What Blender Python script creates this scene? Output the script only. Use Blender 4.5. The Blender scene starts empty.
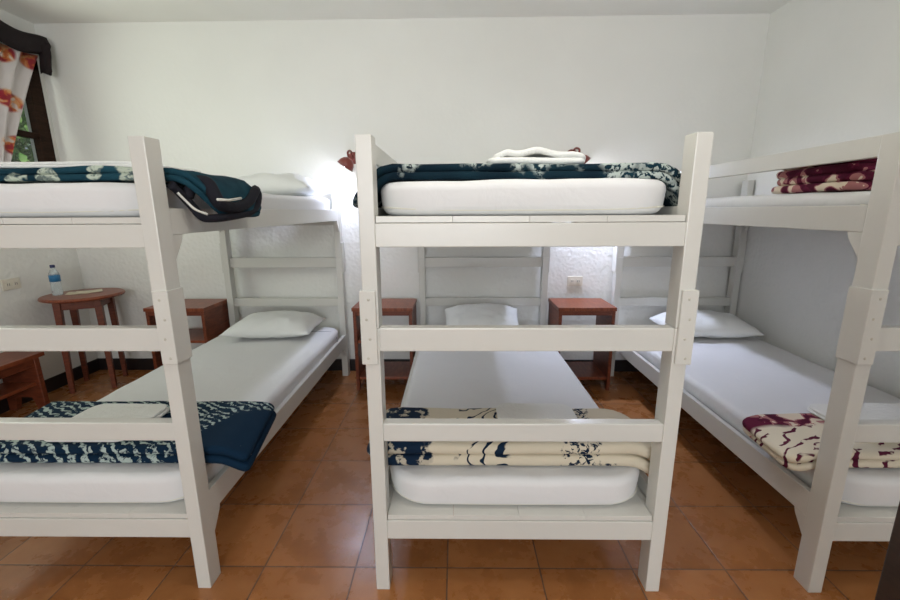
import bpy, bmesh, math, random
from mathutils import Vector, Matrix, noise
random.seed(4)
C = bpy.context.scene.collection
R = math.radians

# ------------------------------------------------------------------ materials
def nt(name, rough=.5, color=(.8, .8, .8), spec=None):
    m = bpy.data.materials.new(name); m.use_nodes = True
    n = m.node_tree.nodes; b = n['Principled BSDF']
    b.inputs['Base Color'].default_value = (*color, 1); b.inputs['Roughness'].default_value = rough
    if spec is not None: b.inputs['Specular IOR Level'].default_value = spec
    return m, n, m.node_tree.links, b

def coords(n, l, scale=(1, 1, 1), rot=(0, 0, 0), loc=(0, 0, 0)):
    tc = n.new('ShaderNodeTexCoord'); mp = n.new('ShaderNodeMapping')
    mp.inputs['Scale'].default_value = scale; mp.inputs['Rotation'].default_value = rot; mp.inputs['Location'].default_value = loc
    l.new(tc.outputs['Object'], mp.inputs['Vector']); return mp.outputs['Vector']

def noise_n(n, l, vec, scale, detail=4, rough=.55, dist=0):
    t = n.new('ShaderNodeTexNoise'); t.inputs['Scale'].default_value = scale; t.inputs['Detail'].default_value = detail
    t.inputs['Roughness'].default_value = rough; t.inputs['Distortion'].default_value = dist
    l.new(vec, t.inputs['Vector']); return t

def ramp(n, l, fac, stops, interp='LINEAR'):
    r = n.new('ShaderNodeValToRGB'); r.color_ramp.interpolation = interp
    e = r.color_ramp.elements
    while len(e) < len(stops): e.new(.5)
    for k, (p, c) in enumerate(stops):
        e[k].position = p; e[k].color = (*c, 1) if len(c) == 3 else c
    l.new(fac, r.inputs['Fac']); return r.outputs['Color']

def bump(n, l, b, height, strength=.3, dist=.01):
    bp = n.new('ShaderNodeBump'); bp.inputs['Strength'].default_value = strength; bp.inputs['Distance'].default_value = dist
    l.new(height, bp.inputs['Height']); l.new(bp.outputs['Normal'], b.inputs['Normal']); return bp

def mix(n, l, fac, a, b_):
    m = n.new('ShaderNodeMix'); m.data_type = 'RGBA'
    for sock, v in ((m.inputs[0], fac), (m.inputs[6], a), (m.inputs[7], b_)):
        if isinstance(v, (int, float)): sock.default_value = v
        elif isinstance(v, tuple): sock.default_value = (*v, 1)
        else: l.new(v, sock)
    return m.outputs[2]

def math_n(n, l, op, a, b_=None):
    m = n.new('ShaderNodeMath'); m.operation = op
    for k, v in enumerate((a, b_)):
        if v is None: continue
        if isinstance(v, (int, float)): m.inputs[k].default_value = v
        else: l.new(v, m.inputs[k])
    return m.outputs[0]

BW = ((0, 0, 0), (1, 1, 1))
def plaster(name, col, strength):
    m, n, l, b = nt(name, .75, col, .25)
    v = coords(n, l)
    big = noise_n(n, l, v, 1.3, 3).outputs['Fac']
    l.new(ramp(n, l, big, [(.3, tuple(c*.94 for c in col)), (.7, col)]), b.inputs['Base Color'])
    v2 = n.new('ShaderNodeTexVoronoi'); v2.inputs['Scale'].default_value = 38; v2.feature = 'SMOOTH_F1'
    w = noise_n(n, l, v, 14, 5, .6)
    l.new(v, v2.inputs['Vector'])
    # the rough plaster dado stops about 1.3 m up; smoother above
    sep = n.new('ShaderNodeSeparateXYZ'); l.new(v, sep.inputs[0])
    mr = n.new('ShaderNodeMapRange'); mr.inputs['From Min'].default_value = 1.1; mr.inputs['From Max'].default_value = 1.5
    mr.inputs['To Min'].default_value = 1; mr.inputs['To Max'].default_value = .22
    l.new(sep.outputs['Z'], mr.inputs['Value'])
    h = math_n(n, l, 'ADD', math_n(n, l, 'MULTIPLY', v2.outputs['Distance'], .8), w.outputs['Fac'])
    h = math_n(n, l, 'MULTIPLY', h, mr.outputs[0])
    bump(n, l, b, h, strength, .02)
    return m

M = {}
M['wall'] = plaster('white_plaster', (.80, .795, .755), .22)
M['ceiling'] = plaster('ceiling_plaster', (.88, .87, .83), .1)

def paint():
    m, n, l, b = nt('white_gloss_paint', .3, (.80, .775, .69))
    v = coords(n, l)
    nz = noise_n(n, l, v, 5, 5, .6).outputs['Fac']
    c1 = ramp(n, l, nz, [(.2, (.61, .60, .555)), (.8, (.63, .622, .58))])
    l.new(c1, b.inputs['Base Color'])
    g = noise_n(n, l, coords(n, l, (1, 1, 1)), 60, 3).outputs['Fac']
    bump(n, l, b, g, .08, .004)
    return m
M['paint'] = paint()

def wood(name, a, b_, rough=.32, sc=(3, 3, 18)):
    m, n, l, b = nt(name, rough, a)
    v = coords(n, l, sc)
    nz = noise_n(n, l, v, 3, 6, .6, 1.2).outputs['Fac']
    l.new(ramp(n, l, nz, [(.3, a), (.7, b_)]), b.inputs['Base Color'])
    bump(n, l, b, nz, .08, .004)
    return m
M['redwood'] = wood('red_stained_wood', (.095, .018, .0075), (.21, .052, .020), .42)
M['redwood_h'] = wood('red_stained_board', (.15, .031, .013), (.29, .078, .031), .34, (14, 3, 3))
M['darkwood'] = wood('dark_window_wood', (.014, .007, .004), (.035, .016, .009), .65)
M['darkwood'].node_tree.nodes['Principled BSDF'].inputs['Specular IOR Level'].default_value = .1
M['doorwood'] = wood('dark_door_wood', (.012, .006, .004), (.03, .014, .009), .45)
M['base'], *_ = nt('dark_skirting_tile', .45, (.016, .012, .012))

def tiles():
    m, n, l, b = nt('terracotta_tile', .25, (.35, .14, .06))
    v = coords(n, l)
    # grout lines on a square grid of 0.343 m
    sep = n.new('ShaderNodeSeparateXYZ'); l.new(v, sep.inputs[0])
    outs = []; cells = []
    for ax, off, s in (('X', -.034, .347), ('Y', 1.345, .342)):
        q = math_n(n, l, 'DIVIDE', math_n(n, l, 'SUBTRACT', sep.outputs[ax], off - 40*s), s)
        fr = math_n(n, l, 'FRACT', q)
        d = math_n(n, l, 'ABSOLUTE', math_n(n, l, 'SUBTRACT', fr, .5))
        outs.append(d); cells.append(math_n(n, l, 'FLOOR', q))
    mx = math_n(n, l, 'MAXIMUM', outs[0], outs[1])
    gr = n.new('ShaderNodeMapRange'); gr.inputs['From Min'].default_value = .4905; gr.inputs['From Max'].default_value = .4945
    l.new(mx, gr.inputs['Value'])
    cb = n.new('ShaderNodeCombineXYZ'); l.new(cells[0], cb.inputs[0]); l.new(cells[1], cb.inputs[1])
    wn = n.new('ShaderNodeTexWhiteNoise'); l.new(cb.outputs[0], wn.inputs['Vector'])
    va = n.new('ShaderNodeVectorMath'); va.operation = 'ADD'; l.new(v, va.inputs[0])
    vs = n.new('ShaderNodeVectorMath'); vs.operation = 'SCALE'; vs.inputs['Scale'].default_value = 7
    l.new(wn.outputs['Color'], vs.inputs[0]); l.new(vs.outputs[0], va.inputs[1])
    n1 = noise_n(n, l, va.outputs[0], 7, 8, .66, .1).outputs['Fac']
    c1 = ramp(n, l, n1, [(.25, (.26, .098, .030)), (.5, (.355, .142, .046)), (.8, (.43, .195, .072))])
    tint = ramp(n, l, wn.outputs['Value'], [(0, (.88, .87, .86)), (1, (1.06, 1.06, 1.06))])
    mm = n.new('ShaderNodeMix'); mm.data_type = 'RGBA'; mm.blend_type = 'MULTIPLY'; mm.inputs[0].default_value = 1
    l.new(c1, mm.inputs[6]); l.new(tint, mm.inputs[7])
    l.new(mix(n, l, gr.outputs[0], mm.outputs[2], (.13, .075, .05)), b.inputs['Base Color'])
    inv = math_n(n, l, 'SUBTRACT', 1.0, gr.outputs[0])
    h = math_n(n, l, 'ADD', inv, math_n(n, l, 'MULTIPLY', n1, .25))
    bump(n, l, b, h, .35, .004)
    l.new(ramp(n, l, n1, [(.3, (.22,)*3), (.7, (.34,)*3)]), b.inputs['Roughness'])
    return m
M['floor'] = tiles()

def cloth(name, col, rough=.85, wr=.25, sc=9):
    m, n, l, b = nt(name, rough, col, .2)
    v = coords(n, l)
    w = noise_n(n, l, v, sc, 4, .55, .6).outputs['Fac']
    bump(n, l, b, w, wr, .02)
    b.inputs['Sheen Weight'].default_value = 0 if sum(col) < .3 else .1
    return m
M['sheet'] = cloth('white_bed_sheet', (.72, .72, .72))
M['pillow'] = cloth('white_pillow_case', (.76, .77, .75), .8, .35, 12)
M['towel'] = cloth('white_towel', (.76, .76, .73), .95, .3, 40)
M['seam'] = cloth('grey_sheet_seam', (.30, .31, .33))
M['ticking'] = cloth('off_white_mattress_cloth', (.70, .68, .60))

def fuzz(b, n, l, v):
    f = noise_n(n, l, v, 220, 2).outputs['Fac']
    bump(n, l, b, f, .25, .004)
    b.inputs['Specular IOR Level'].default_value = .15

def teal_leaf():     # teal fleece with dotted pale floral patches
    m, n, l, b = nt('teal_floral_fleece', .9)
    v = coords(n, l)
    spots = ramp(n, l, noise_n(n, l, v, 62, 2.5, .6, .4).outputs['Fac'], [(.47, BW[0]), (.52, BW[1])])
    patch = ramp(n, l, noise_n(n, l, v, 5.5, 3, .5, .8).outputs['Fac'], [(.50, BW[0]), (.58, BW[1])])
    bord = ramp(n, l, noise_n(n, l, v, 19, 3, .5, 1.2).outputs['Fac'], [(.55, BW[0]), (.60, BW[1])])
    sp = math_n(n, l, 'MULTIPLY', math_n(n, l, 'MAXIMUM', spots, bord), patch)
    basec = ramp(n, l, noise_n(n, l, v, 4, 3).outputs['Fac'], [(.4, (.002, .011, .020)), (.65, (.006, .028, .042))])
    l.new(mix(n, l, sp, basec, (.40, .45, .42)), b.inputs['Base Color'])
    fuzz(b, n, l, v); return m
M['teal'] = teal_leaf()

def teal_big():      # teal with larger pale green-grey flowers
    m, n, l, b = nt('teal_large_flower_fleece', .9)
    v = coords(n, l, (1, 1, 1))
    vo = n.new('ShaderNodeTexVoronoi'); vo.inputs['Scale'].default_value = 9; vo.inputs['Randomness'].default_value = .8
    wv = noise_n(n, l, v, 12, 3, .6)
    vv = n.new('ShaderNodeVectorMath'); vv.operation = 'MULTIPLY_ADD'; l.new(wv.outputs['Color'], vv.inputs[0]); vv.inputs[1].default_value = (.08,)*3; l.new(v, vv.inputs[2])
    l.new(vv.outputs[0], vo.inputs['Vector'])
    fl = ramp(n, l, vo.outputs['Distance'], [(.38, BW[1]), (.42, BW[0])])
    lines = ramp(n, l, noise_n(n, l, v, 38, 2, .5, 1).outputs['Fac'], [(.40, (.25,)*3), (.52, BW[1])])
    f = math_n(n, l, 'MULTIPLY', fl, lines)
    # only the two ends of the fold carry flowers; the overhanging side is plain
    sep = n.new('ShaderNodeSeparateXYZ'); l.new(coords(n, l), sep.inputs[0])
    mr = n.new('ShaderNodeMapRange'); mr.inputs['From Min'].default_value = .30; mr.inputs['From Max'].default_value = .38
    mr.inputs['To Min'].default_value = 1; mr.inputs['To Max'].default_value = 0
    l.new(sep.outputs['X'], mr.inputs['Value'])
    f = math_n(n, l, 'MULTIPLY', f, mr.outputs[0])
    basec = ramp(n, l, noise_n(n, l, v, 6, 3).outputs['Fac'], [(.35, (.003, .022, .036)), (.7, (.015, .066, .095))])
    l.new(mix(n, l, f, basec, (.47, .53, .44)), b.inputs['Base Color'])
    fuzz(b, n, l, v); return m
M['teal_big'] = teal_big()

def navy_feather():  # navy fleece, feather streaks except at its right end
    m, n, l, b = nt('navy_feather_fleece', .9)
    v = coords(n, l, (1, 1, 1), (0, 0, R(-62)))
    wa = n.new('ShaderNodeTexWave'); wa.inputs['Scale'].default_value = 11; wa.inputs['Distortion'].default_value = 7
    wa.inputs['Detail'].default_value = 3; wa.inputs['Detail Scale'].default_value = 2.2; l.new(v, wa.inputs['Vector'])
    st = ramp(n, l, wa.outputs['Fac'], [(.60, BW[0]), (.72, BW[1])])
    br = ramp(n, l, noise_n(n, l, coords(n, l), 32, 4, .7, 1.0).outputs['Fac'], [(.42, BW[0]), (.5, BW[1])])
    f = math_n(n, l, 'MULTIPLY', st, br)
    v0 = coords(n, l)
    sep = n.new('ShaderNodeSeparateXYZ'); l.new(v0, sep.inputs[0])
    wob = math_n(n, l, 'MULTIPLY', math_n(n, l, 'SUBTRACT', noise_n(n, l, v0, 9, 3).outputs['Fac'], .5), .3)
    xx = math_n(n, l, 'ADD', math_n(n, l, 'SUBTRACT', sep.outputs['X'], math_n(n, l, 'MULTIPLY', sep.outputs['Y'], .45)), wob)
    mr = n.new('ShaderNodeMapRange'); mr.inputs['From Min'].default_value = .34; mr.inputs['From Max'].default_value = .37
    mr.inputs['To Min'].default_value = 1; mr.inputs['To Max'].default_value = 0
    l.new(xx, mr.inputs['Value'])
    f = math_n(n, l, 'MULTIPLY', f, mr.outputs[0])
    vo = n.new('ShaderNodeTexVoronoi'); vo.inputs['Scale'].default_value = 16; l.new(v0, vo.inputs['Vector'])
    dots = ramp(n, l, vo.outputs['Distance'], [(.07, BW[1]), (.10, BW[0])])
    f = math_n(n, l, 'MAXIMUM', f, math_n(n, l, 'MULTIPLY', dots, .7))
    l.new(mix(n, l, f, (.003, .018, .042), (.40, .48, .45)), b.inputs['Base Color'])
    fuzz(b, n, l, v0); return m
M['navy'] = navy_feather()

def cream_navy():    # cream fleece with navy sprays
    m, n, l, b = nt('cream_navy_spray_fleece', .9)
    v = coords(n, l)
    spots = ramp(n, l, noise_n(n, l, v, 44, 2.5, .65, 1.0).outputs['Fac'], [(.50, BW[0]), (.54, BW[1])])
    sep = n.new('ShaderNodeSeparateXYZ'); l.new(v, sep.inputs[0])
    X, Y = sep.outputs['X'], sep.outputs['Y']
    def band(c, w):   # 1 near x = c
        d = math_n(n, l, 'ABSOLUTE', math_n(n, l, 'SUBTRACT', X, c))
        d = math_n(n, l, 'ADD', d, math_n(n, l, 'MULTIPLY', noise_n(n, l, v, 9, 3, .6).outputs['Fac'], .26))
        return ramp(n, l, d, [(w, BW[1]), (w+.012, BW[0])])
    s1 = math_n(n, l, 'MULTIPLY', spots, band(.235, .21))
    dark = math_n(n, l, 'MULTIPLY', band(-.50, .30), math_n(n, l, 'MAXIMUM', ramp(n, l, noise_n(n, l, v, 30, 3).outputs['Fac'], [(.40, BW[0]), (.46, BW[1])]), .25))
    # a few leafy strokes
    wa = n.new('ShaderNodeTexWave'); wa.inputs['Scale'].default_value = 5.5; wa.inputs['Distortion'].default_value = 14; wa.inputs['Detail'].default_value = 2
    wa.inputs['Detail Scale'].default_value = 1.6; l.new(coords(n, l, (1, 1, 1), (0, 0, .6), (.3, 0, 0)), wa.inputs['Vector'])
    stroke = ramp(n, l, wa.outputs['Fac'], [(.84, BW[0]), (.90, BW[1])])
    s2 = math_n(n, l, 'MULTIPLY', stroke, band(-.11, .20))
    f = math_n(n, l, 'MAXIMUM', math_n(n, l, 'MAXIMUM', s1, s2), dark)
    l.new(mix(n, l, f, (.62, .555, .43), (.006, .018, .042)), b.inputs['Base Color'])
    fuzz(b, n, l, v); return m
M['cream_navy'] = cream_navy()

def burgundy(name, cream_edge):
    m, n, l, b = nt(name, .9)
    v = coords(n, l)
    n1 = noise_n(n, l, v, 10, 2.2, .5, 1.3).outputs['Fac']
    c1 = ramp(n, l, n1, [(.0, (.07, .006, .022)), (.44, (.11, .010, .035)), (.50, (.38, .16, .16)), (.56, (.68, .58, .46))], 'CONSTANT')
    wa = n.new('ShaderNodeTexWave'); wa.inputs['Scale'].default_value = 6.5; wa.inputs['Distortion'].default_value = 7
    wa.inputs['Detail'].default_value = 2; wa.inputs['Detail Scale'].default_value = 1.8
    l.new(coords(n, l, (1, 1, 1), (0, 0, R(62))), wa.inputs['Vector'])
    st = ramp(n, l, wa.outputs['Fac'], [(.80, BW[0]), (.86, BW[1])])
    br = ramp(n, l, noise_n(n, l, v, 15, 2).outputs['Fac'], [(.44, BW[0]), (.48, BW[1])])
    c2 = mix(n, l, math_n(n, l, 'MULTIPLY', st, br), (.70, .63, .50), (.10, .012, .035))
    sep = n.new('ShaderNodeSeparateXYZ'); l.new(v, sep.inputs[0])
    s = math_n(n, l, 'ADD', sep.outputs['Y'], math_n(n, l, 'MULTIPLY', noise_n(n, l, v, 7, 2).outputs['Fac'], .08))
    mr = n.new('ShaderNodeMapRange'); mr.inputs['From Min'].default_value = cream_edge; mr.inputs['From Max'].default_value = cream_edge+.02
    l.new(s, mr.inputs['Value'])
    l.new(mix(n, l, mr.outputs[0], c2, c1), b.inputs['Base Color'])
    fuzz(b, n, l, v); return m
M['burg_low'] = burgundy('burgundy_cream_fleece', .075)
M['burg_up'] = burgundy('burgundy_patch_fleece', -1)
M['hem'] = cloth('black_hem', (.012, .012, .018))
M['trim'] = cloth('pale_trim', (.6, .6, .55))
M['steel'], *_ = nt('painted_screw_head', .4, (.52, .49, .42))
M['plastic'], *_ = nt('ivory_plastic', .35, (.72, .68, .58))
M['slot'], *_ = nt('dark_slot', .5, (.05, .05, .05))
M['terracotta'], *_ = nt('brown_red_glazed_clay', .35, (.20, .045, .035))
def glass(name, col, rough=0.0):
    m, n, l, b = nt(name, rough, col); b.inputs['Transmission Weight'].default_value = 1; b.inputs['IOR'].default_value = 1.45; return m
M['pane'] = None
m, n, l, b = nt('window_glass', .02, (.9, .95, .9))
tr = n.new('ShaderNodeBsdfTransparent'); tr.inputs['Color'].default_value = (.93, .96, .93, 1)
gl = n.new('ShaderNodeBsdfGlossy'); gl.inputs['Roughness'].default_value = .03
ms = n.new('ShaderNodeMixShader'); ms.inputs[0].default_value = .07
l.new(tr.outputs[0], ms.inputs[1]); l.new(gl.outputs[0], ms.inputs[2]); l.new(ms.outputs[0], n['Material Output'].inputs['Surface'])
M['pane'] = m
m, n, l, b = nt('clear_bottle_plastic', .08, (.86, .93, .95))
b.inputs['Transmission Weight'].default_value = .75; b.inputs['IOR'].default_value = 1.2
M['pet'] = m
M['label'], *_ = nt('blue_paper_label', .4, (.02, .16, .34))
M['cap'], *_ = nt('dark_blue_cap', .4, (.01, .015, .09))
M['paper'], *_ = nt('cream_paper', .7, (.66, .60, .46))
M['leaf'], n, l, b = nt('green_leaves', .6, (.10, .30, .05)); b.inputs['Subsurface Weight'].default_value = 0
l.new(ramp(n, l, noise_n(n, l, coords(n, l), 6, 3).outputs['Fac'], [(.3, (.07, .22, .04)), (.7, (.30, .50, .14))]), b.inputs['Base Color'])
M['bark'], *_ = nt('bark', .8, (.08, .05, .03))
M['earth'], *_ = nt('garden_ground', .9, (.12, .13, .05))
m, n, l, b = nt('lit_bulb', .3, (1, 1, 1)); b.inputs['Emission Color'].default_value = (.86, .9, 1, 1); b.inputs['Emission Strength'].default_value = 90
M['bulb'] = m
m, n, l, b = nt('ceiling_diffuser', .3, (1, 1, 1)); b.inputs['Emission Color'].default_value = (1, .97, .9, 1); b.inputs['Emission Strength'].default_value = 23
M['diffuser'] = m
def curtain_mat():
    m, n, l, b = nt('flowered_white_curtain', .85, (.78, .74, .72))
    v = coords(n, l)
    vo = n.new('ShaderNodeTexVoronoi'); vo.inputs['Scale'].default_value = 4.2; l.new(v, vo.inputs['Vector'])
    fl = ramp(n, l, vo.outputs['Distance'], [(.27, BW[1]), (.33, BW[0])])
    c = ramp(n, l, noise_n(n, l, v, 16, 3, .5, .6).outputs['Fac'], [(.0, (.35, .005, .03)), (.47, (.62, .16, .04)), (.54, (.72, .38, .16)), (.60, (.70, .62, .60))], 'CONSTANT')
    l.new(mix(n, l, fl, (.74, .70, .69), c), b.inputs['Base Color'])
    t = n.new('ShaderNodeBsdfTranslucent'); t.inputs['Color'].default_value = (.8, .7, .68, 1)
    ms = n.new('ShaderNodeMixShader'); ms.inputs[0].default_value = .3
    l.new(b.outputs[0], ms.inputs[1]); l.new(t.outputs[0], ms.inputs[2]); l.new(ms.outputs[0], n['Material Output'].inputs['Surface'])
    return m
M['curtain'] = curtain_mat()
M['valance'] = cloth('dark_brown_valance', (.014, .009, .010), .7)

# ------------------------------------------------------------------ mesh helpers
def finish(name, bm, mats, parent=None, smooth=False, loc=None):
    bmesh.ops.recalc_face_normals(bm, faces=bm.faces)
    me = bpy.data.meshes.new(name); bm.to_mesh(me); bm.free()
    for m_ in (mats if isinstance(mats, (list, tuple)) else [mats]): me.materials.append(m_)
    if smooth:
        for p in me.polygons: p.use_smooth = True
    o = bpy.data.objects.new(name, me); C.objects.link(o)
    if parent: o.parent = parent
    if loc: o.location = loc
    return o

def empty(name, loc, label, cat, group=None, rz=0):
    o = bpy.data.objects.new(name, None); C.objects.link(o); o.location = loc; o.rotation_euler.z = rz
    o.empty_display_size = .1
    return tag(o, label, cat, group)

def tag(o, label, cat, group=None):
    o['label'] = label; o['category'] = cat
    if group: o['group'] = group
    return o

def bx(bm, a, b, bev=.0, mi=0):
    """axis-aligned box from corner a to corner b, edges optionally bevelled"""
    t = bmesh.new()
    bmesh.ops.create_cube(t, size=1)
    for v in t.verts:
        for i in range(3): v.co[i] = a[i] + (v.co[i]+.5)*(b[i]-a[i])
    if bev > 0: bmesh.ops.bevel(t, geom=t.edges[:], offset=bev, segments=2, affect='EDGES', profile=.6)
    merge(bm, t, mi)

def merge(bm, t, mi=0, mat=None):
    me = bpy.data.meshes.new('tmp')
    for f in t.faces: f.material_index = mi if mi else f.material_index
    if mat is not None: t.transform(mat)
    t.to_mesh(me); t.free(); bm.from_mesh(me); bpy.data.meshes.remove(me)

def prism(bm, pts, axis, lo, hi, bev=0):
    """polygon pts (2D) extruded along axis 'x' or 'y' or 'z' """
    t = bmesh.new()
    def mk(p, w):
        return (w, p[0], p[1]) if axis == 'x' else (p[0], w, p[1]) if axis == 'y' else (p[0], p[1], w)
    A = [t.verts.new(mk(p, lo)) for p in pts]; B = [t.verts.new(mk(p, hi)) for p in pts]
    t.faces.new(A); t.faces.new(B)
    for i in range(len(pts)): t.faces.new((A[i], A[(i+1) % len(pts)], B[(i+1) % len(pts)], B[i]))
    if bev: bmesh.ops.bevel(t, geom=t.edges[:], offset=bev, segments=1, affect='EDGES')
    merge(bm, t)

def lathe(bm, prof, seg=24, c=(0, 0, 0), mi=0, close=True):
    rings = []
    for r, z in prof:
        rings.append([bm.verts.new((c[0]+r*math.cos(2*math.pi*i/seg), c[1]+r*math.sin(2*math.pi*i/seg), c[2]+z)) for i in range(seg)])
    for a, b_ in zip(rings, rings[1:]):
        for i in range(seg):
            f = bm.faces.new((a[i], a[(i+1) % seg], b_[(i+1) % seg], b_[i])); f.material_index = mi
    if close:
        bm.faces.new(rings[0]).material_index = mi; bm.faces.new(rings[-1]).material_index = mi

def tube(bm, pts, r, seg=8):
    pts = [Vector(p) for p in pts]; rings = []
    if len(pts) > 3 and len(pts) < 20:      # Catmull-Rom smoothing of the path
        q = [pts[0]*2-pts[1]] + pts + [pts[-1]*2-pts[-2]]; out = []
        for i in range(1, len(q)-2):
            for k in range(4):
                t = k/4; a, b_, c, d = q[i-1:i+3]
                out.append(.5*((2*b_) + (c-a)*t + (2*a-5*b_+4*c-d)*t*t + (3*b_-a-3*c+d)*t**3))
        pts = out + [pts[-1]]
    for i, p in enumerate(pts):
        d = (pts[min(i+1, len(pts)-1)] - pts[max(i-1, 0)]).normalized()
        u = d.cross(Vector((0, 0, 1)))
        if u.length < .05: u = d.cross(Vector((1, 0, 0)))
        u.normalize(); w = d.cross(u)
        rr = r(i/(len(pts)-1)) if callable(r) else r
        rings.append([bm.verts.new(p + rr*(math.cos(2*math.pi*k/seg)*u + math.sin(2*math.pi*k/seg)*w)) for k in range(seg)])
    for a, b_ in zip(rings, rings[1:]):
        for i in range(seg): bm.faces.new((a[i], a[(i+1) % seg], b_[(i+1) % seg], b_[i]))
    bm.faces.new(rings[0]); bm.faces.new(rings[-1])

def axis_samples(L, r, n):
    """coordinates from -L/2 to L/2, dense within r of both ends"""
    e = [0, .07, .25, .5, .75, 1]
    inner = [(-L/2 + r) + (L-2*r)*k/n for k in range(n+1)]
    return [-L/2 + r*q for q in e[:-1]] + inner + [L/2 - r*q for q in reversed(e[:-1])]

def slab(bm, L, W, h, Rc, r, f, nx=40, ny=18, hem=None):
    """soft-edged slab: plan L x W with corner radius Rc, edge rounding r, height 0..h; f deforms each point"""
    r = min(r, h/2)
    xs, ys = axis_samples(L, r, nx), axis_samples(W, r, ny)
    t = bmesh.new(); top, bot = {}, {}
    nX, nY = len(xs), len(ys)
    for i, x0 in enumerate(xs):
        for j, y0 in enumerate(ys):
            x, y = x0, y0
            a, b_ = abs(x)-(L/2-Rc), abs(y)-(W/2-Rc)
            if a > 0 and b_ > 0:
                m_ = max(a, b_); le = math.hypot(a, b_)
                x = math.copysign(L/2-Rc + a*m_/le, x); y = math.copysign(W/2-Rc + b_*m_/le, y)
                e = Rc-m_
            else: e = min(L/2-abs(x), W/2-abs(y))
            q = 1-min(e/r, 1); dz = r*math.sqrt(max(0, 1-q*q))
            edge = i in (0, nX-1) or j in (0, nY-1)
            zt = h-r+dz; zb = r-dz
            if edge and h-2*r < 1e-4: top[i, j] = bot[i, j] = t.verts.new(f(x, y, h/2))
            else: top[i, j] = t.verts.new(f(x, y, zt)); bot[i, j] = t.verts.new(f(x, y, zb))
    def face(vs, mi=0):
        vs = list(dict.fromkeys(vs))
        if len(vs) > 2: t.faces.new(vs).material_index = mi
    ne = 5
    for i in range(nX-1):
        for j in range(nY-1):
            mi = 0
            if hem and (i < ne or i >= nX-1-ne or j < ne or j >= nY-1-ne): mi = hem
            face((top[i, j], top[i+1, j], top[i+1, j+1], top[i, j+1]), mi)
            face((bot[i, j], bot[i, j+1], bot[i+1, j+1], bot[i+1, j]), mi)
    if h-2*r >= 1e-4:
        loop = [(i, 0) for i in range(nX)] + [(nX-1, j) for j in range(1, nY)] + [(i, nY-1) for i in range(nX-2, -1, -1)] + [(0, j) for j in range(nY-2, 0, -1)]
        for k in range(len(loop)):
            p, q = loop[k], loop[(k+1) % len(loop)]
            face((top[p], top[q], bot[q], bot[p]))
    bmesh.ops.recalc_face_normals(t, faces=t.faces)
    merge(bm, t)

def bend_end(x, h, xe, Rb, amax, sgn):
    """bend a strip downward past x = xe (sgn +1 right end, -1 left end); returns x, h"""
    s = (x-xe)*sgn
    if s <= 0: return x, h
    a = min(s/Rb, amax); rest = max(0, s - Rb*amax)
    X = (Rb+h)*math.sin(a) + rest*math.cos(a); Z = -Rb + (Rb+h)*math.cos(a) - rest*math.sin(a)
    return xe + sgn*X, Z

def N3(x, y, z, s, seed=0): return noise.noise(Vector((x*s+seed, y*s+seed*.7, z*s)))

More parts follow.
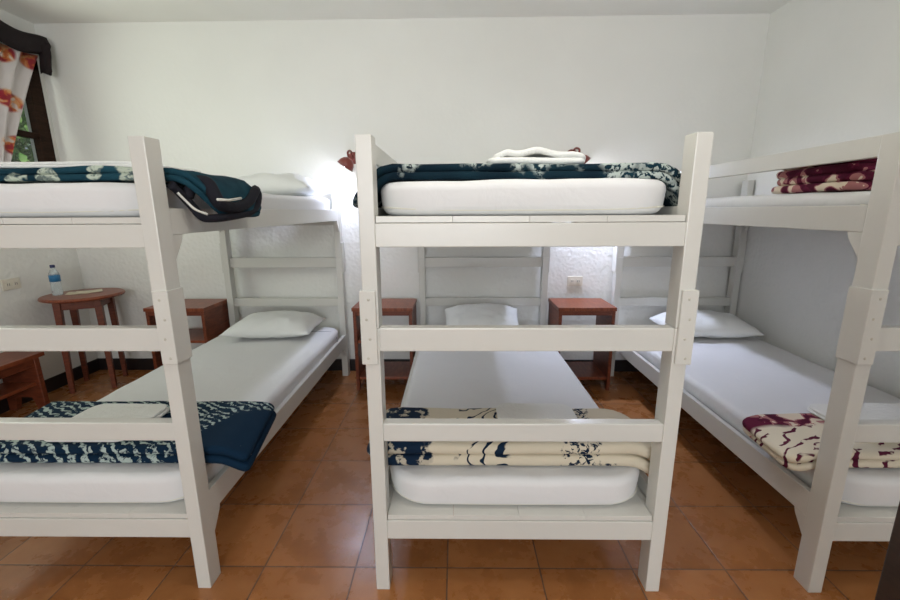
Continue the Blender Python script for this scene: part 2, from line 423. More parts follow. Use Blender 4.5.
# ------------------------------------------------------------------ bunk beds
Y0, Y1 = 1.25, 3.275          # outer faces of foot and head ends
PW, PD, PH_ = .047, .066, 1.53
def bunk(x0, x1, label, guard):
    root = empty('bunk_bed', ((x0+x1)/2, (Y0+Y1)/2, 0), label, 'bunk bed', 'white bunk beds')
    ox, oy = (x0+x1)/2, (Y0+Y1)/2
    P = M['paint']
    def part(name, boxes, bev=.003, mat=P, parent=root):
        bm = bmesh.new()
        for a, b_ in boxes:
            bx(bm, (a[0]-ox, a[1]-oy, a[2]), (b_[0]-ox, b_[1]-oy, b_[2]), bev)
        return finish(name, bm, mat, parent)
    for xa, sx in ((x0, 1), (x1, -1)):
        for ya, sy in ((Y0, 1), (Y1, -1)):
            xs = sorted((xa, xa+sx*PW)); ys = sorted((ya, ya+sy*PD))
            part('post', [((xs[0], ys[0], 0), (xs[1], ys[1], .965)), ((xs[0], ys[0], .9655), (xs[1], ys[1], PH_))])
            # joining plate wraps outer corner of the post
            po = xa - sx*.008; yo = ya - sy*.010
            px = sorted((po, xa+sx*(PW-.010))); py = sorted((yo, ya+sy*PD))
            bm = bmesh.new(); ix, iy = xa+sx*(PW-.006), ya+sy*PD
            prism(bm, [(p-ox, q-oy) for p, q in ((po, yo), (ix, yo), (ix, ya-sy*.0003), (xa-sx*.0003, ya-sy*.0003), (xa-sx*.0003, iy), (po, iy))], 'z', .852, 1.085, .0015)
            pl = finish('joining_plate', bm, P, root)
            if sy > 0:
                for k in range(4):
                    bm = bmesh.new(); z = .872 + k*.062
                    bmesh.ops.create_uvsphere(bm, u_segments=8, v_segments=6, radius=.0045)
                    bm.transform(Matrix.Translation((xa+sx*(.012+.008*(k % 2))-ox, yo-oy, z)) @ Matrix.Diagonal((1, .4, 1, 1)))
                    finish('screw', bm, M['steel'], pl, True)
    xi0, xi1 = x0+PW, x1-PW
    for ya, sy in ((Y0, 1), (Y1, -1)):
        def yy(a, b_): return sorted((ya+sy*a, ya+sy*b_))
        for z0, z1 in ((.208, .280), (1.214, 1.284)):
            a, b_ = yy(.004, .030)
            part('end_rail', [((xi0-.001, a, z0), (xi1+.001, b_, z1))])
        for z0, z1 in ((.580, .644), (.890, .966)):
            a, b_ = yy(.004, .042)
            part('rung', [((xi0-.001, a, z0), (xi1+.001, b_, z1))], .004)
    for xa, sx, g in ((x0, 1, 'L'), (x1, -1, 'R')):
        xs = sorted((xa+sx*.002, xa+sx*.026))
        for z0, z1 in ((.256, .350), (1.250, 1.330)):
            part('side_rail', [((xs[0], Y0+PD, z0), (xs[1], Y1-PD, z1))])
        if g in guard:
            part('guard_rail', [((xs[0], Y0+PD, 1.468), (xs[1], Y1-PD, 1.530))])
        for zt in (.256, 1.250):
            for ya, sy in ((Y0+PD, 1), (Y1-PD, -1)):
                bm = bmesh.new()
                prism(bm, [(ya-oy, zt), (ya+sy*.055-oy, zt), (ya+sy*.045-oy, zt-.02), (ya-oy, zt-.085)], 'x', xs[0]-ox+.001, xs[1]-ox-.001, .002)
                finish('corner_brace', bm, P, root)
    for z in (.282, 1.286):
        # bed board: wide planks with narrow joints
        w = (x1-x0-.06)/4
        w = (xi1-xi0-.004)/4
        part('bed_board', [((xi0+.002+k*w, Y0+.008, z), (xi0+.002+(k+1)*w-(.0008 if k < 3 else 0), Y1-.008, z+.018)) for k in range(4)]
             + [((x0+.028, Y0+PD+.002, z), (xi0+.0012, Y1-PD-.002, z+.018)), ((xi1-.0012, Y0+PD+.002, z), (x1-.028, Y1-PD-.002, z+.018))], .0006)
    return root

LX0, LX1 = -1.806, -.879
MX0, MX1 = -.284, .715
RX0, RX1 = 1.236, 2.192
bunk(LX0, LX1, 'white wooden bunk bed at the left, nearest the window, no guard rail', '')
bunk(MX0, MX1, 'white wooden bunk bed in the middle, seen straight on from its foot', 'L')
bunk(RX0, RX1, 'white wooden bunk bed pushed against the right wall', 'L')

# ------------------------------------------------------------------ mattresses
def mattress(x0, x1, z0, h, label, seed, h2=.0, seam=False, bottom=.03):
    L, W = x1-x0, 3.205-1.285
    cx, cy = (x0+x1)/2, (3.205+1.285)/2
    def f(x, y, z):
        t = z/h
        w = N3(x, y, z, 3.0, seed)*.006*t + N3(x, y, z, 9, seed+4)*.003*t
        # sheet tucked under: lower edge drawn in a little and sagging at the middle of the foot end
        k = 1 - .02*(1-t)**2
        sag = .010*math.cos(x/L*math.pi)*(1 if y < -W/2+.08 else 0)*(t**.5)
        return (x*k + N3(0, y, z, 4, seed)*.004, y*(1-.008*(1-t)**2) - sag*.6, z + w)
    bm = bmesh.new(); slab(bm, L, W, h, .15, .030, f, 26, 44)
    o = finish('mattress', bm, M['sheet'], None, True, (cx, cy, z0))
    tag(o, label, 'mattress', 'sheeted mattresses')
    if seam:
        bm = bmesh.new()
        pts = [(L/2-.0 - .30, W/2-.16, h+.001), (L/2-.06, W/2-.17, h+.001), (L/2-.028, W/2-.175, h-.010), (L/2+.000, W/2-.18, h-.04), (L/2+.000, W/2-.17, h-.09)]
        tube(bm, pts, .0045, 6); finish('sheet_seam', bm, M['seam'], o, True)
    # bottom seam piping around the foot end
    bm = bmesh.new(); pts = []
    for k in range(41):
        a = -1 + 2*k/40
        x = a*(L/2-.012); e = max(0, abs(x)-(L/2-.15)); y = -W/2 + .010 + (.15-math.sqrt(max(0, .15**2-e*e)) if e < .15 else .15)
        pts.append((x, y, .016 + .010*abs(a)**3))
    tube(bm, pts, .0035, 6); finish('piping', bm, M['ticking'], o, True)
    return o
ZL, ZU = .301, 1.305
mattress(-1.765, -.900, ZL, .125, 'white sheeted mattress on the lower bunk of the left bed', 1, seam=True)
mattress(-1.765, -.900, ZU, .103, 'white sheeted mattress on the upper bunk of the left bed', 2)
mattress(-.250, .680, ZL, .120, 'white sheeted mattress on the lower bunk of the middle bed', 3)
mattress(-.248, .672, ZU, .103, 'white sheeted mattress on the upper bunk of the middle bed', 5)
mattress(1.268, 2.155, ZL, .125, 'white sheeted mattress on the lower bunk of the right bed', 6)
mattress(1.268, 2.155, ZU, .072, 'white sheeted mattress on the upper bunk of the right bed', 7)

# ------------------------------------------------------------------ blankets and towels
def blanket(name, x0, x1, y0, y1, z0, t, n, mat, label, cat, group, left=None, right=None, seed=0, wob=.004, skew=0, edge=.0, hem=None, Rc=.05, taper=0, cut=False):
    cx, cy = (x0+x1)/2, (y0+y1)/2; L, W = x1-x0, y1-y0
    bm = bmesh.new(); th = t/n
    for k in range(n):
        dl = N3(k, 1, 0, 1.7, seed)*.016; dw = N3(k, 5, 0, 1.7, seed)*.014
        def f(x, y, z, k=k):
            h = z + k*th*.97
            h += wob*(N3(x, y, k*.3, 3.2, seed)+.6*N3(x, y, k*.3, 8, seed+3))*(.25+h/t)
            if taper: h *= 1 - taper*max(0, (y/W+.5))
            X = x + dl + skew*y
            if cut and x > L/2-.30: X -= .15*(1-min(1, (y+W/2)/.13))*min(1, (x-L/2+.30)/.28)
            Y = y + dw + edge*N3(x, 0, k, 4, seed)
            for e, sg in ((left, -1), (right, 1)):
                if e:
                    am = e[2](y) if callable(e[2]) else e[2]
                    if am > .01: X, h = bend_end(X, h, e[0]-cx, e[1], am, sg)
            return (X, Y, max(h, -9))
        slab(bm, L-.012*k*(1 if k % 2 else -.3), W-.006*k, th, min(Rc, W/3), th/2, f, 46, 16, hem)
    o = finish(name, bm, [mat, M['hem']], None, True, (cx, cy, z0))
    return tag(o, label, cat, group)

BG = 'folded fleece blankets at the foot ends'
zl, zu = ZL+.130, ZU+.108
blanket('blanket', -1.77, -.775, 1.335, 1.72, zl+.004, .068, 2, M['navy'], 'folded navy blanket with pale feather streaks on the lower left bunk', 'blanket', BG,
        right=(-.86, .10, .42), seed=11, skew=-.16, Rc=.028)
blanket('blanket', -.305, .720, 1.335, 1.64, zl-.003, .088, 2, M['cream_navy'], 'folded cream blanket with navy sprays on the lower middle bunk', 'blanket', BG,
        left=(-.232, .08, .55), right=(.60, .12, .75), seed=12, wob=.006)
blanket('blanket', 1.175, 2.14, 1.335, 1.645, zl+.002, .062, 2, M['burg_low'], 'folded burgundy and cream blanket on the lower right bunk', 'blanket', BG,
        left=(1.28, .10, .25), seed=13, skew=.06)
blanket('blanket', -1.765, -.735, 1.330, 1.745, zu+.001, .040, 2, M['teal_big'], 'teal flowered blanket drooping over the side of the upper left bunk', 'blanket', BG,
        right=(-.885, .05, 1.15), seed=14, wob=.006, Rc=.05, cut=True)
blanket('blanket', -.345, .765, 1.345, 1.80, zu+.000, .048, 2, M['teal'], 'dark teal blanket with speckled pale patches on the upper middle bunk', 'blanket', BG,
        left=(-.185, .072, .95), right=(.605, .075, 1.05), seed=15, wob=.005, edge=.008)
blanket('blanket', 1.284, 2.10, 1.44, 1.80, ZU+.076, .118, 4, M['burg_up'], 'burgundy patterned blanket folded on the upper right bunk', 'blanket', BG,
        seed=16, wob=.005, Rc=.03)

TG = 'white towels folded on the blankets'
blanket('towel', -1.52, -1.19, 1.37, 1.64, zl+.074, .022, 2, M['towel'], 'white towel lying on the navy feather blanket', 'towel', TG, seed=21, wob=.003)
blanket('towel', .16, .47, 1.40, 1.635, zl+.094, .012, 2, M['towel'], 'white towel lying on the cream and navy blanket', 'towel', TG, seed=22, wob=.003)
blanket('towel', 1.46, 2.05, 1.40, 1.66, zl+.068, .024, 2, M['towel'], 'white towel lying on the burgundy and cream blanket', 'towel', TG, seed=23, wob=.003)
blanket('towel', -1.75, -1.02, 1.42, 1.80, zu+.048, .020, 2, M['towel'], 'white towel lying on the teal flowered blanket', 'towel', TG, seed=24, wob=.003)

# crumpled towel on the middle upper bunk
def crumpled():
    bm = bmesh.new(); L, W = .32, .24
    for k in range(2):
        def f(x, y, z, k=k):
            u = x/L
            ridge = .016*math.exp(-((u-.02-.5*y)/.15)**2) + .006*math.exp(-((u+.34)/.07)**2)
            return (x+.010*k, y+.010*math.sin(x*20+k), z+k*.019+ridge*k-.016*k*max(0, abs(u)-.33)*4+.003*N3(x, y, k, 14, 5)*k)
        slab(bm, L-.015*k, W-.02*k, .020, .03, .010, f, 30, 14)
    o = finish('towel', bm, M['towel'], None, True, (.262, 1.54, zu+.053))
    tag(o, 'crumpled white towel on the dark teal blanket, near the red-brown lamp', 'towel', TG)
crumpled()

# hanging hems of the upper left blanket and its folded-in loop
def hem_parts():
    bl = [o for o in bpy.data.objects if o.get('label', '').startswith('teal flowered blanket drooping')][0]
    ox, oy, oz = bl.location
    def T(p): return (p[0]-ox, p[1]-oy, p[2]-oz)
    bm = bmesh.new()
    tube(bm, [T(p) for p in [(-0.880, 1.338, 1.402), (-0.875, 1.365, 1.382), (-0.860, 1.394, 1.342), (-0.835, 1.399, 1.307), (-0.820, 1.411, 1.298), (-0.795, 1.457, 1.300), (-0.790, 1.573, 1.309), (-0.790, 1.652, 1.320), (-0.790, 1.708, 1.347), (-0.800, 1.747, 1.391), (-0.820, 1.751, 1.415)]], .014, 10); finish('black_hem', bm, M['hem'], bl, True)
    bm = bmesh.new(); tube(bm, [T(p) for p in [(-0.865, 1.391, 1.364), (-0.855, 1.397, 1.396), (-0.840, 1.414, 1.416), (-0.810, 1.417, 1.410), (-0.795, 1.419, 1.378), (-0.785, 1.436, 1.343), (-0.785, 1.532, 1.334), (-0.785, 1.633, 1.357), (-0.800, 1.733, 1.406)]], lambda s: .022-.010*abs(s-.5), 10); finish('folded_edge', bm, M['hem'], bl, True)
    bm = bmesh.new()
    tube(bm, [T(p) for p in [(-0.868, 1.348, 1.378), (-0.852, 1.362, 1.351), (-0.830, 1.368, 1.326), (-0.805, 1.388, 1.311)]], .004, 6)
    tube(bm, [T(p) for p in [(-0.768, 1.390, 1.358), (-0.768, 1.457, 1.357), (-0.768, 1.540, 1.366)]], .005, 6); finish('pale_trim', bm, M['trim'], bl, True)
hem_parts()

# ------------------------------------------------------------------ pillows
def pillow(cx, cy, z, L, W, h, label, seed, rz=0, tilt=0):
    bm = bmesh.new(); n = 34
    grid = {}
    for s in (1, -1):
        for i in range(n+1):
            for j in range(n+1):
                u, v = -1+2*i/n, -1+2*j/n
                if s == -1 and (i in (0, n) or j in (0, n)): grid[s, i, j] = grid[1, i, j]; continue
                x = u*L/2*(1-.07*(1-v*v)*u*u); y = v*W/2*(1-.09*(1-u*u)*v*v)
                p = ((1-u**4)*(1-v**4))**.6 * (1-.40*(u*u+v*v)/2)
                t = h/2*p
                cr = (1-abs(u))*(1-abs(v))
                wr = .020*N3(x*1.3, y*1.3, s, 8, seed)*(1-cr)*p + .009*N3(x, y, s, 20, seed)*p
                corner = max(0, abs(u)+abs(v)-1.35)
                zz = s*t*(1.0 if s > 0 else .55) + wr*s - .0*corner
                grid[s, i, j] = bm.verts.new((x, y, zz + h*.28))
    for s in (1, -1):
        for i in range(n):
            for j in range(n):
                bm.faces.new([grid[s, i, j], grid[s, i+1, j], grid[s, i+1, j+1], grid[s, i, j+1]])
    o = finish('pillow', bm, M['pillow'], None, True, (cx, cy, z)); o.rotation_euler = (tilt, 0, rz)
    return tag(o, label, 'pillow', 'white pillows')
pillow(-1.325, 2.97, ZL+.130, .62, .44, .205, 'white pillow on the lower left bunk', 31, R(2))
pillow(.190, 2.93, ZL+.165, .56, .42, .22, 'white pillow on the lower middle bunk', 32, 0, R(18))
pillow(1.800, 2.97, ZL+.130, .62, .42, .205, 'white pillow on the lower right bunk', 33, R(-4))
pillow(-1.22, 2.95, ZU+.108, .58, .42, .20, 'white pillow on the upper left bunk, lit by the wall lamp', 34)

# ------------------------------------------------------------------ room shell
WXL, WXR, ZC = -3.06, 2.205, 2.66
YBL, YBR, YF = 3.355, 3.315, -2.9       # back wall is a touch out of square
def struct(name, bm, mat, parent=None, smooth=False):
    o = finish(name, bm, mat, parent, smooth)
    if not parent: o['kind'] = 'structure'
    return o
def yback(x): return YBL + (YBR-YBL)*(x-WXL)/(WXR-WXL)
bm = bmesh.new(); bx(bm, (WXL-.2, YF-.2, -.1), (WXR+.2, YBL+.2, 0)); struct('floor', bm, M['floor'])
bm = bmesh.new(); bx(bm, (WXL-.2, YF-.2, ZC), (WXR+.2, YBL+.2, ZC+.1)); struct('ceiling', bm, M['ceiling'])
bm = bmesh.new(); prism(bm, [(WXL-.2, yback(WXL-.2)), (WXR+.2, yback(WXR+.2)), (WXR+.2, 3.6), (WXL-.2, 3.6)], 'z', 0, ZC); struct('wall_back', bm, M['wall'])
bm = bmesh.new(); bx(bm, (WXR, YF, 0), (WXR+.2, yback(WXR+.1), ZC)); struct('wall_right', bm, M['wall'])
# left wall with the window opening
wy0, wy1, wz0, wz1 = 1.30, 3.30, 1.36, 2.40
bm = bmesh.new()
bx(bm, (WXL-.09, YF, 0), (WXL, wy0, ZC)); bx(bm, (WXL-.09, wy1, 0), (WXL, yback(WXL-.1), ZC))
bx(bm, (WXL-.09, wy0, 0), (WXL, wy1, wz0)); bx(bm, (WXL-.09, wy0, wz1), (WXL, wy1, ZC)); struct('wall_left', bm, M['wall'])
# front wall behind the viewer; unseen opening added for soft light from this side
bm = bmesh.new()
fx0, fx1, fz0, fz1 = -1.4, 1.0, .9, 2.3
bx(bm, (WXL-.2, YF-.2, 0), (fx0, YF, ZC)); bx(bm, (fx0, YF-.2, 0), (fx1, YF, fz0)); bx(bm, (fx0, YF-.2, fz1), (fx1, YF, ZC)); bx(bm, (fx1, YF-.2, 0), (WXR+.2, YF, ZC))
struct('wall_front', bm, M['wall'])
# skirting
bm = bmesh.new(); prism(bm, [(WXL, yback(WXL)), (WXL, yback(WXL)-.012), (WXR, yback(WXR)-.012), (WXR, yback(WXR))], 'z', 0, .10); struct('baseboard_back', bm, M['base'])
bm = bmesh.new(); bx(bm, (WXL, YF, 0), (WXL+.012, YBL-.012, .10)); struct('baseboard_left', bm, M['base'])
bm = bmesh.new(); bx(bm, (WXR-.012, YF, 0), (WXR, YBR-.012, .10)); struct('baseboard_right', bm, M['base'])
# window: outer frame set at the inner face, casement bars, panes
bm = bmesh.new(); j = .075
X0, X1 = WXL-.03, WXL+.025
bx(bm, (X0, wy1-j-.02, wz0), (X1, wy1, wz1), .004); bx(bm, (X0, wy0, wz0), (X1, wy0+j, wz1), .004)
bx(bm, (X0, wy0, wz0), (X1, wy1, wz0+j), .004); bx(bm, (X0, wy0, wz1-j), (X1, wy1, wz1), .004)
wn = struct('window_1', bm, M['darkwood'])
bm = bmesh.new()
bx(bm, (X0+.004, wy0+j, 1.845), (X1-.01, wy1-j-.02, 1.885), .003)
bx(bm, (X0+.004, 2.28, wz0+j), (X1-.01, 2.32, wz1-j), .003)
struct('glazing_bar', bm, M['darkwood'], wn)
bm = bmesh.new(); bx(bm, (X0+.012, wy0+j, wz0+j), (X0+.017, wy1-j-.02, wz1-j)); struct('pane', bm, M['pane'], wn)
# frame of the added front opening, unseen behind the camera
bm = bmesh.new()
bx(bm, (fx0, YF-.12, fz0), (fx0+.06, YF, fz1)); bx(bm, (fx1-.06, YF-.12, fz0), (fx1, YF, fz1)); bx(bm, (fx0, YF-.12, fz0), (fx1, YF, fz0+.06)); bx(bm, (fx0, YF-.12, fz1-.06), (fx1, YF, fz1))
struct('added_window', bm, M['darkwood'])
# dark door leaf standing open at the right edge of the view
bm = bmesh.new(); bx(bm, (.812, -.22, .01), (.852, .70, 2.05), .003)
for z0, z1 in ((.15, .95), (1.08, 1.92)): bx(bm, (.806, -.10, z0), (.814, .58, z1), .003)
dr = struct('door_1', bm, M['doorwood'])
bm = bmesh.new(); tube(bm, [(.812, .62, 1.0), (.775, .62, 1.0), (.770, .60, 1.0), (.770, .52, 1.0)], .009); struct('door_handle', bm, M['steel'], dr, True)

# ------------------------------------------------------------------ curtain and valance
def curtain():
    bm = bmesh.new(); nu, nv = 60, 30; g = {}
    for i in range(nu+1):
        for k in range(nv+1):
            s, t = i/nu, k/nv                       # s along Y, t from top down
            z = 2.42 - t*.98
            right = 3.262 - .44*t**.9      # edge is drawn back as it falls
            left = 2.66+.06*t
            y = left + s*(right-left)
            a = .024*(1-.3*t)
            x = -3.0 + a*math.sin(s*26+1.2*math.sin(t*3)) + .01*N3(y, z, 0, 3)
            g[i, k] = bm.verts.new((x-(-3.0), y-2.7, z-1.44))
    for i in range(nu):
        for k in range(nv): bm.faces.new((g[i, k], g[i+1, k], g[i+1, k+1], g[i, k+1]))
    o = finish('curtain', bm, M['curtain'], None, True, (-3.0, 2.7, 1.44))
    md = o.modifiers.new('t', 'SOLIDIFY'); md.thickness = .003
    tag(o, 'white curtain printed with red and orange flowers, pulled to the side', 'curtain')
curtain()
def valance():
    root = empty('valance', (-2.935, 2.7, 2.45), 'dark brown draped valance along the top of the window', 'valance')
    bm = bmesh.new(); n = 64; g = {}; m_ = 18
    for i in range(n+1):
        s = i/n; y = 1.25 + s*2.045
        sag = .03*math.sin(s*math.pi*5)**2
        for k in range(m_):
            a = 2*math.pi*k/m_
            rr = .030+.006*math.sin(a*5+s*20)
            rz_ = .064+.010*math.sin(a*4+s*11)
            g[i, k] = bm.verts.new((rr*math.cos(a)-.01, y-2.7, rz_*math.sin(a)+.035-sag-.0))
    for i in range(n):
        for k in range(m_): bm.faces.new((g[i, k], g[i, (k+1) % m_], g[i+1, (k+1) % m_], g[i+1, k]))
    bm.faces.new([g[0, k] for k in range(m_)]); bm.faces.new([g[n, k] for k in range(m_)])
    finish('swag', bm, M['valance'], root, True)
    bm = bmesh.new(); g = {}; n = 14
    for i in range(n+1):
        t = i/n
        for k in range(20):
            a = 2*math.pi*k/20
            w = .040*(1-.25*t); d = .030
            g[i, k] = bm.verts.new((d*math.cos(a)*(1+.25*math.sin(a*4)), .555+.008*math.sin(t*5)+w*math.sin(a)*(1+.12*math.sin(a*6+1)), .05-.20*t + .012*math.sin(a*3)*t))
    for i in range(n):
        for k in range(20): bm.faces.new((g[i, k], g[i, (k+1) % 20], g[i+1, (k+1) % 20], g[i+1, k]))
    bm.faces.new([g[0, k] for k in range(20)]); bm.faces.new([g[n, k] for k in range(20)])
    finish('hanging_tail', bm, M['valance'], root, True)
    bm = bmesh.new(); tube(bm, [(0, -1.50, .035), (0, .60, .035)], .012, 10)
    for y in (-1.45, .585): tube(bm, [(0, y, .035), (-.11, y, .035)], .008, 8)
    finish('curtain_rod', bm, M['darkwood'], root, True)
valance()

# ------------------------------------------------------------------ nightstands, bench, table
def nightstand(x0, y0, label, W=.43, D=.33, Hh=.638):
    root = empty('nightstand', (x0+W/2, y0+D/2, 0), label, 'nightstand', 'open red-brown nightstands')
    def p(name, a, b_, mat):
        bm = bmesh.new(); bx(bm, a, b_, .003); return finish(name, bm, mat, root)
    w, d = W/2, D/2
    p('top', (-w-.006, -d-.008, Hh-.026), (w+.006, d, Hh), M['redwood_h'])
    for s in (-1, 1):
        xs = sorted((s*w, s*(w-.024)))
        bm = bmesh.new()
        prism(bm, [(-d, 0), (-d+.035, 0), (-d+.045, .05), (d-.045, .05), (d-.035, 0), (d, 0), (d, Hh-.027), (-d, Hh-.027)], 'x', xs[0], xs[1], .002)
        finish('side_panel', bm, M['redwood'], root)
    p('shelf', (-w+.025, -d+.006, .37), (w-.025, d, .39), M['redwood_h'])
    p('shelf', (-w+.025, -d+.006, .085), (w-.025, d, .107), M['redwood_h'])
    p('front_rail', (-w+.025, -d+.004, Hh-.060), (w-.025, -d+.020, Hh-.027), M['redwood'])
    return root
nightstand(-2.258, 2.93, 'open red-brown nightstand beside the head of the left bunk, toward the round table')
nightstand(-.745, 2.93, 'open red-brown nightstand between the left and middle bunks')
nightstand(.742, 2.93, 'open red-brown nightstand between the middle and right bunks', W=.405)

def bench():
    root = empty('low_table', (-2.915, 2.20, 0), 'low red-brown shelf table against the left wall under the window', 'low table')
    def p(name, a, b_, mat=M['redwood']):
        bm = bmesh.new(); bx(bm, a, b_, .003); return finish(name, bm, mat, root)
    p('top', (-.13, -.46, .375), (.135, .46, .402), M['redwood_h'])
    p('apron', (.095, -.40, .318), (.115, .40, .374))
    for s in (-1, 1):
        ys = sorted((s*.40, s*.435))
        bm = bmesh.new()
        prism(bm, [(-.13, 0), (-.08, 0), (-.06, .10), (.05, .10), (.075, 0), (.128, 0), (.118, .374), (-.13, .374)], 'y', ys[0], ys[1], .003)
        finish('end_panel', bm, M['redwood'], root)
    p('shelf', (-.12, -.40, .185), (.10, .40, .207), M['redwood_h'])
bench()

def side_table():
    cx, cy, zt = -2.79, 3.045, .725
    root = empty('side_table', (cx, cy, 0), 'round-topped red-brown wooden table in the corner under the window', 'side table')
    bm = bmesh.new()
    lathe(bm, [(.236, zt-.026), (.246, zt-.022), (.250, zt-.013), (.246, zt-.004), (.238, zt)], 48)
    finish('tabletop', bm, M['redwood_h'], root, False)
    a0 = R(23); h = .118
    for k in range(4):
        c, s = math.cos(a0+k*math.pi/2), math.sin(a0+k*math.pi/2)
        bm = bmesh.new(); bx(bm, (-h+.02, h-.012, zt-.095), (h-.02, h+.008, zt-.027), .002)
        bm.transform(Matrix.Rotation(a0+k*math.pi/2, 4, 'Z')); finish('apron', bm, M['redwood'], root)
        bm = bmesh.new(); t = bmesh.new(); bmesh.ops.create_cube(t, size=1)
        for v in t.verts:
            top = v.co.z > 0; w = .044 if top else .028
            o_ = h if top else h+.010
            v.co = Vector((v.co.x*w + o_, v.co.y*w + o_, zt-.027 if top else 0))
        bmesh.ops.bevel(t, geom=t.edges[:], offset=.002, segments=1, affect='EDGES')
        merge(bm, t, 0, Matrix.Rotation(a0+k*math.pi/2, 4, 'Z')); finish('leg', bm, M['redwood'], root)
    return zt
zt = side_table()
def bottle():
    root = empty('water_bottle', (-2.925, 2.985, zt), 'clear plastic water bottle with blue label on the round-topped table', 'bottle')
    bm = bmesh.new()
    r = .031
    lathe(bm, [(r-.006, 0), (r, .006), (r, .03), (r-.002, .035), (r, .04), (r, .095), (r-.002, .10), (r-.001, .16), (r-.008, .175), (.014, .195), (.0125, .205)], 20)
    finish('body', bm, M['pet'], root, True)
    bm = bmesh.new(); lathe(bm, [(r+.0006, .102), (r+.0006, .150)], 24, close=False)
    o = finish('bottle_label', bm, M['label'], root, True)
    md = o.modifiers.new('t', 'SOLIDIFY'); md.thickness = .0006; md.offset = 1
    bm = bmesh.new(); lathe(bm, [(.0145, .203), (.015, .205), (.015, .220), (.0135, .223)], 16); finish('bottle_cap', bm, M['cap'], root, True)
bottle()
def papers():
    bm = bmesh.new()
    for k, (dx, dy, a) in enumerate(((0, 0, .5), (.05, .03, .75))):
        t = bmesh.new(); bmesh.ops.create_grid(t, x_segments=8, y_segments=6, size=.5)
        for v in t.verts:
            x, y = v.co.x*.15, v.co.y*.10
            v.co = Vector((x, y, .002+.004*k+.004*abs(x/.075)**2+.002*math.sin(y*40)))
        g = bmesh.ops.extrude_face_region(t, geom=t.faces[:])
        for v in [e for e in g['geom'] if isinstance(e, bmesh.types.BMVert)]: v.co.z -= .0018
        merge(bm, t, 0, Matrix.Translation((dx, dy, 0)) @ Matrix.Rotation(a, 4, 'Z'))
    o = finish('leaflet', bm, M['paper'], None, False, (-2.83, 3.06, zt+.0004))
    tag(o, 'open cream leaflet on the round-topped table beside the water bottle', 'leaflet')
papers()

# ------------------------------------------------------------------ wall fittings
def socket(loc, rz, label):
    root = empty('wall_socket', loc, label, 'wall socket', 'ivory wall sockets', rz)
    bm = bmesh.new(); bx(bm, (-.06, -.010, -.038), (.06, 0, .038), .003); finish('cover_plate', bm, M['plastic'], root)
    for s in (-1, 1):
        bm = bmesh.new(); bx(bm, (s*.025-.015, -.014, -.018), (s*.025+.015, -.0095, .018), .002); q = finish('outlet', bm, M['plastic'], root)
        bm = bmesh.new()
        for e in (-1, 1): bx(bm, (s*.025+e*.006-.0015, -.0146, -.008), (s*.025+e*.006+.0015, -.0138, .008))
        finish('slots', bm, M['slot'], q)
skew = math.atan2(YBR-YBL, WXR-WXL)
socket((.955, yback(.955)-.001, .765), skew, 'small ivory wall socket above the nightstand between middle and right bunks')
socket((WXL+.001, 2.80, .84), R(90), 'small ivory wall socket on the left wall near the round-topped table')

def reading_lamp(x, z, label, energy, tilt, hx):
    yb = yback(x)
    root = empty('wall_lamp', (x, yb, z), label, 'wall lamp', 'red-brown reading lamps on the back wall', skew)
    bm = bmesh.new(); lathe(bm, [(.045, 0), (.045, .008), (.036, .018), (.015, .022)], 24); bm.transform(Matrix.Rotation(R(90), 4, 'X')); finish('wall_plate', bm, M['terracotta'], root, True)
    bm = bmesh.new(); tube(bm, [(0, -.015, 0), (0, -.05, .030), (hx*.3, -.10, .040), (hx*.7, -.145, .020), (hx-math.sin(tilt)*-.03, -.16, -.05+.03*math.cos(tilt))], .008, 8); finish('arm', bm, M['terracotta'], root, True)
    rot = Matrix.Translation((hx, -.16, -.05)) @ Matrix.Rotation(tilt, 4, 'Y')
    bm = bmesh.new()
    prof = [(.012, .035), (.024, .032), (.040, .020), (.054, -.002), (.063, -.034), (.060, -.034), (.050, -.002), (.037, .016), (.022, .027), (.012, .028)]
    seg = 28; rings = [[bm.verts.new((r*math.cos(2*math.pi*i/seg), r*math.sin(2*math.pi*i/seg), zz)) for i in range(seg)] for r, zz in prof]
    for a, b_ in zip(rings, rings[1:]+rings[:1]):
        for i in range(seg): bm.faces.new((a[i], a[(i+1) % seg], b_[(i+1) % seg], b_[i]))
    bm.transform(rot); finish('lamp_shade', bm, M['terracotta'], root, True)
    bm = bmesh.new(); bmesh.ops.create_uvsphere(bm, u_segments=16, v_segments=10, radius=.021)
    bm.transform(rot @ Matrix.Translation((0, 0, -.018))); bl = finish('bulb', bm, M['bulb'], root, True)
    L = bpy.data.lights.new('bulb_light', 'SPOT'); L.spot_size = R(158); L.spot_blend = 1; L.energy = energy; L.color = (.68, .75, 1); L.shadow_soft_size = .02
    lo = bpy.data.objects.new('bulb_light', L); C.objects.link(lo); lo.parent = root
    lo.location = rot @ Vector((0, 0, -.041)); lo.rotation_euler = (R(-14), tilt*.55, 0)
reading_lamp(.875, 1.722, 'red-brown wall lamp glowing behind the towel of the middle bunk', 58, R(-38), .025)
reading_lamp(-.775, 1.715, 'small lit wall lamp between the left and middle bunks', 24, R(35), -.01)

def ceiling_lamp():  # unseen lamp; globe form and low hang chosen to brighten walls and ceiling
    root = empty('ceiling_lamp', (.20, .95, ZC), 'unseen white globe lamp above the viewer, hung low to brighten walls and ceiling', 'ceiling lamp')
    bm = bmesh.new(); lathe(bm, [(.16, 0), (.16, -.03), (.15, -.034)], 32); finish('lamp_base', bm, M['plastic'], root, True)
    bm = bmesh.new(); tube(bm, [(0, 0, -.03), (0, 0, -.40)], .012, 10); finish('stem', bm, M['plastic'], root, True)
    bm = bmesh.new(); bmesh.ops.create_uvsphere(bm, u_segments=32, v_segments=20, radius=.12); bm.transform(Matrix.Translation((0, 0, -.50))); finish('glass_globe', bm, M['diffuser'], root, True)
ceiling_lamp()

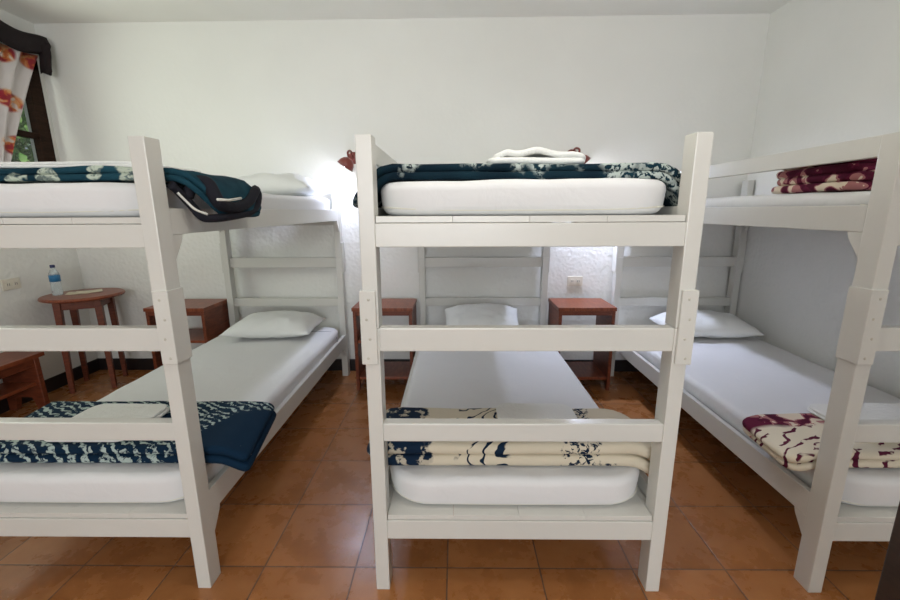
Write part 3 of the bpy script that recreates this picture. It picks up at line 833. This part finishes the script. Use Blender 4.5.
# ------------------------------------------------------------------ outside
bm = bmesh.new(); bx(bm, (-14, -6, -.2), (WXL-.2, 12, -.02)); o = struct('ground', bm, M['earth'])
def bush(name, loc, h, rad, nl, label, seed):
    rnd = random.Random(seed)
    root = empty(name, loc, label, 'tree', 'trees outside the left window')
    bm = bmesh.new(); tube(bm, [(0, 0, 0), (.03, .02, h*.4), (-.02, .04, h*.8)], lambda s: .05*(1-.7*s), 8)
    for k in range(6):
        a = k*1.1; tube(bm, [(0, .02, h*(.3+.07*k)), (rad*.5*math.cos(a), rad*.5*math.sin(a), h*(.45+.08*k))], lambda s: .018*(1-.6*s), 6)
    finish('trunk', bm, M['bark'], root, True)
    bm = bmesh.new()
    for k in range(nl):
        d = Vector((rnd.gauss(0, 1), rnd.gauss(0, 1), rnd.gauss(0, 1))).normalized()*rad*rnd.uniform(.35, 1)
        c = Vector((d.x, d.y, h*.62 + d.z*h*.45/rad))
        L, w = rnd.uniform(.07, .13), rnd.uniform(.022, .04)
        mt = Matrix.Translation(c) @ Matrix.Rotation(rnd.uniform(0, 6.28), 4, 'Z') @ Matrix.Rotation(rnd.uniform(-.9, .9), 4, 'Y')
        vs = [bm.verts.new(mt @ Vector(p)) for p in ((0, 0, 0), (L*.35, w, .006), (L*.75, w*.6, -.004), (L, 0, -.02), (L*.75, -w*.6, -.004), (L*.35, -w, .006))]
        bm.faces.new(vs)
    finish('leaves', bm, M['leaf'], root)
bush('garden_tree', (-4.7, 4.4, 0), 3.0, .95, 6000, 'leafy green tree outside the window, nearest the glass', 1)
bush('garden_tree', (-6.6, 6.6, 0), 3.9, 1.3, 5000, 'taller leafy green tree farther out beyond the window', 2)

# daylight at the left window, added fill at the unseen front opening
def area(name, loc, rot, sx, sy, e, col):
    L = bpy.data.lights.new(name, 'AREA'); L.shape = 'RECTANGLE'; L.size = sx; L.size_y = sy; L.energy = e; L.color = col
    o = bpy.data.objects.new(name, L); C.objects.link(o); o.location = loc; o.rotation_euler = rot; return o
area('added_front_fill', ((fx0+fx1)/2, YF-.10, (fz0+fz1)/2), (R(90), 0, 0), fx1-fx0-.1, fz1-fz0-.1, 84, (.93, .97, 1))  # added fill from behind the camera, lights the bed fronts
area('left_window_daylight', (WXL-.13, 2.0, (wz0+wz1)/2), (0, R(-90), 0), wz1-wz0-.1, 1.25, 25, (.97, 1, .93))
w = bpy.data.worlds.new('sky'); bpy.context.scene.world = w; w.use_nodes = True
n = w.node_tree.nodes; l = w.node_tree.links
sk = n.new('ShaderNodeTexSky'); sk.sky_type = 'HOSEK_WILKIE'; sk.turbidity = 6; sk.sun_direction = Vector((-.5, .2, .8)).normalized()
l.new(sk.outputs[0], n['Background'].inputs['Color']); n['Background'].inputs['Strength'].default_value = 1.2
sn = bpy.data.lights.new('sun', 'SUN'); sn.energy = 2.5; sn.angle = .02; sn.color = (1, .95, .85)
so = bpy.data.objects.new('sun', sn); C.objects.link(so); so.rotation_euler = (R(25), R(20), 0)

# ------------------------------------------------------------------ camera
cam = bpy.data.cameras.new('camera'); co = bpy.data.objects.new('camera', cam); C.objects.link(co)
cam.sensor_width = 36; cam.lens = 416/900*36; cam.clip_start = .02
co.location = (-.002, .02, 1.319)
co.rotation_euler = (Matrix.Rotation(R(.76), 4, 'Z') @ Matrix.Rotation(R(90-12.10), 4, 'X') @ Matrix.Rotation(R(-.25), 4, 'Z')).to_euler()
sc = bpy.context.scene; sc.camera = co
vs = sc.view_settings; vs.view_transform = 'Standard'; vs.look = 'None'; vs.gamma = 1; vs.use_curve_mapping = False; vs.exposure = 0.27
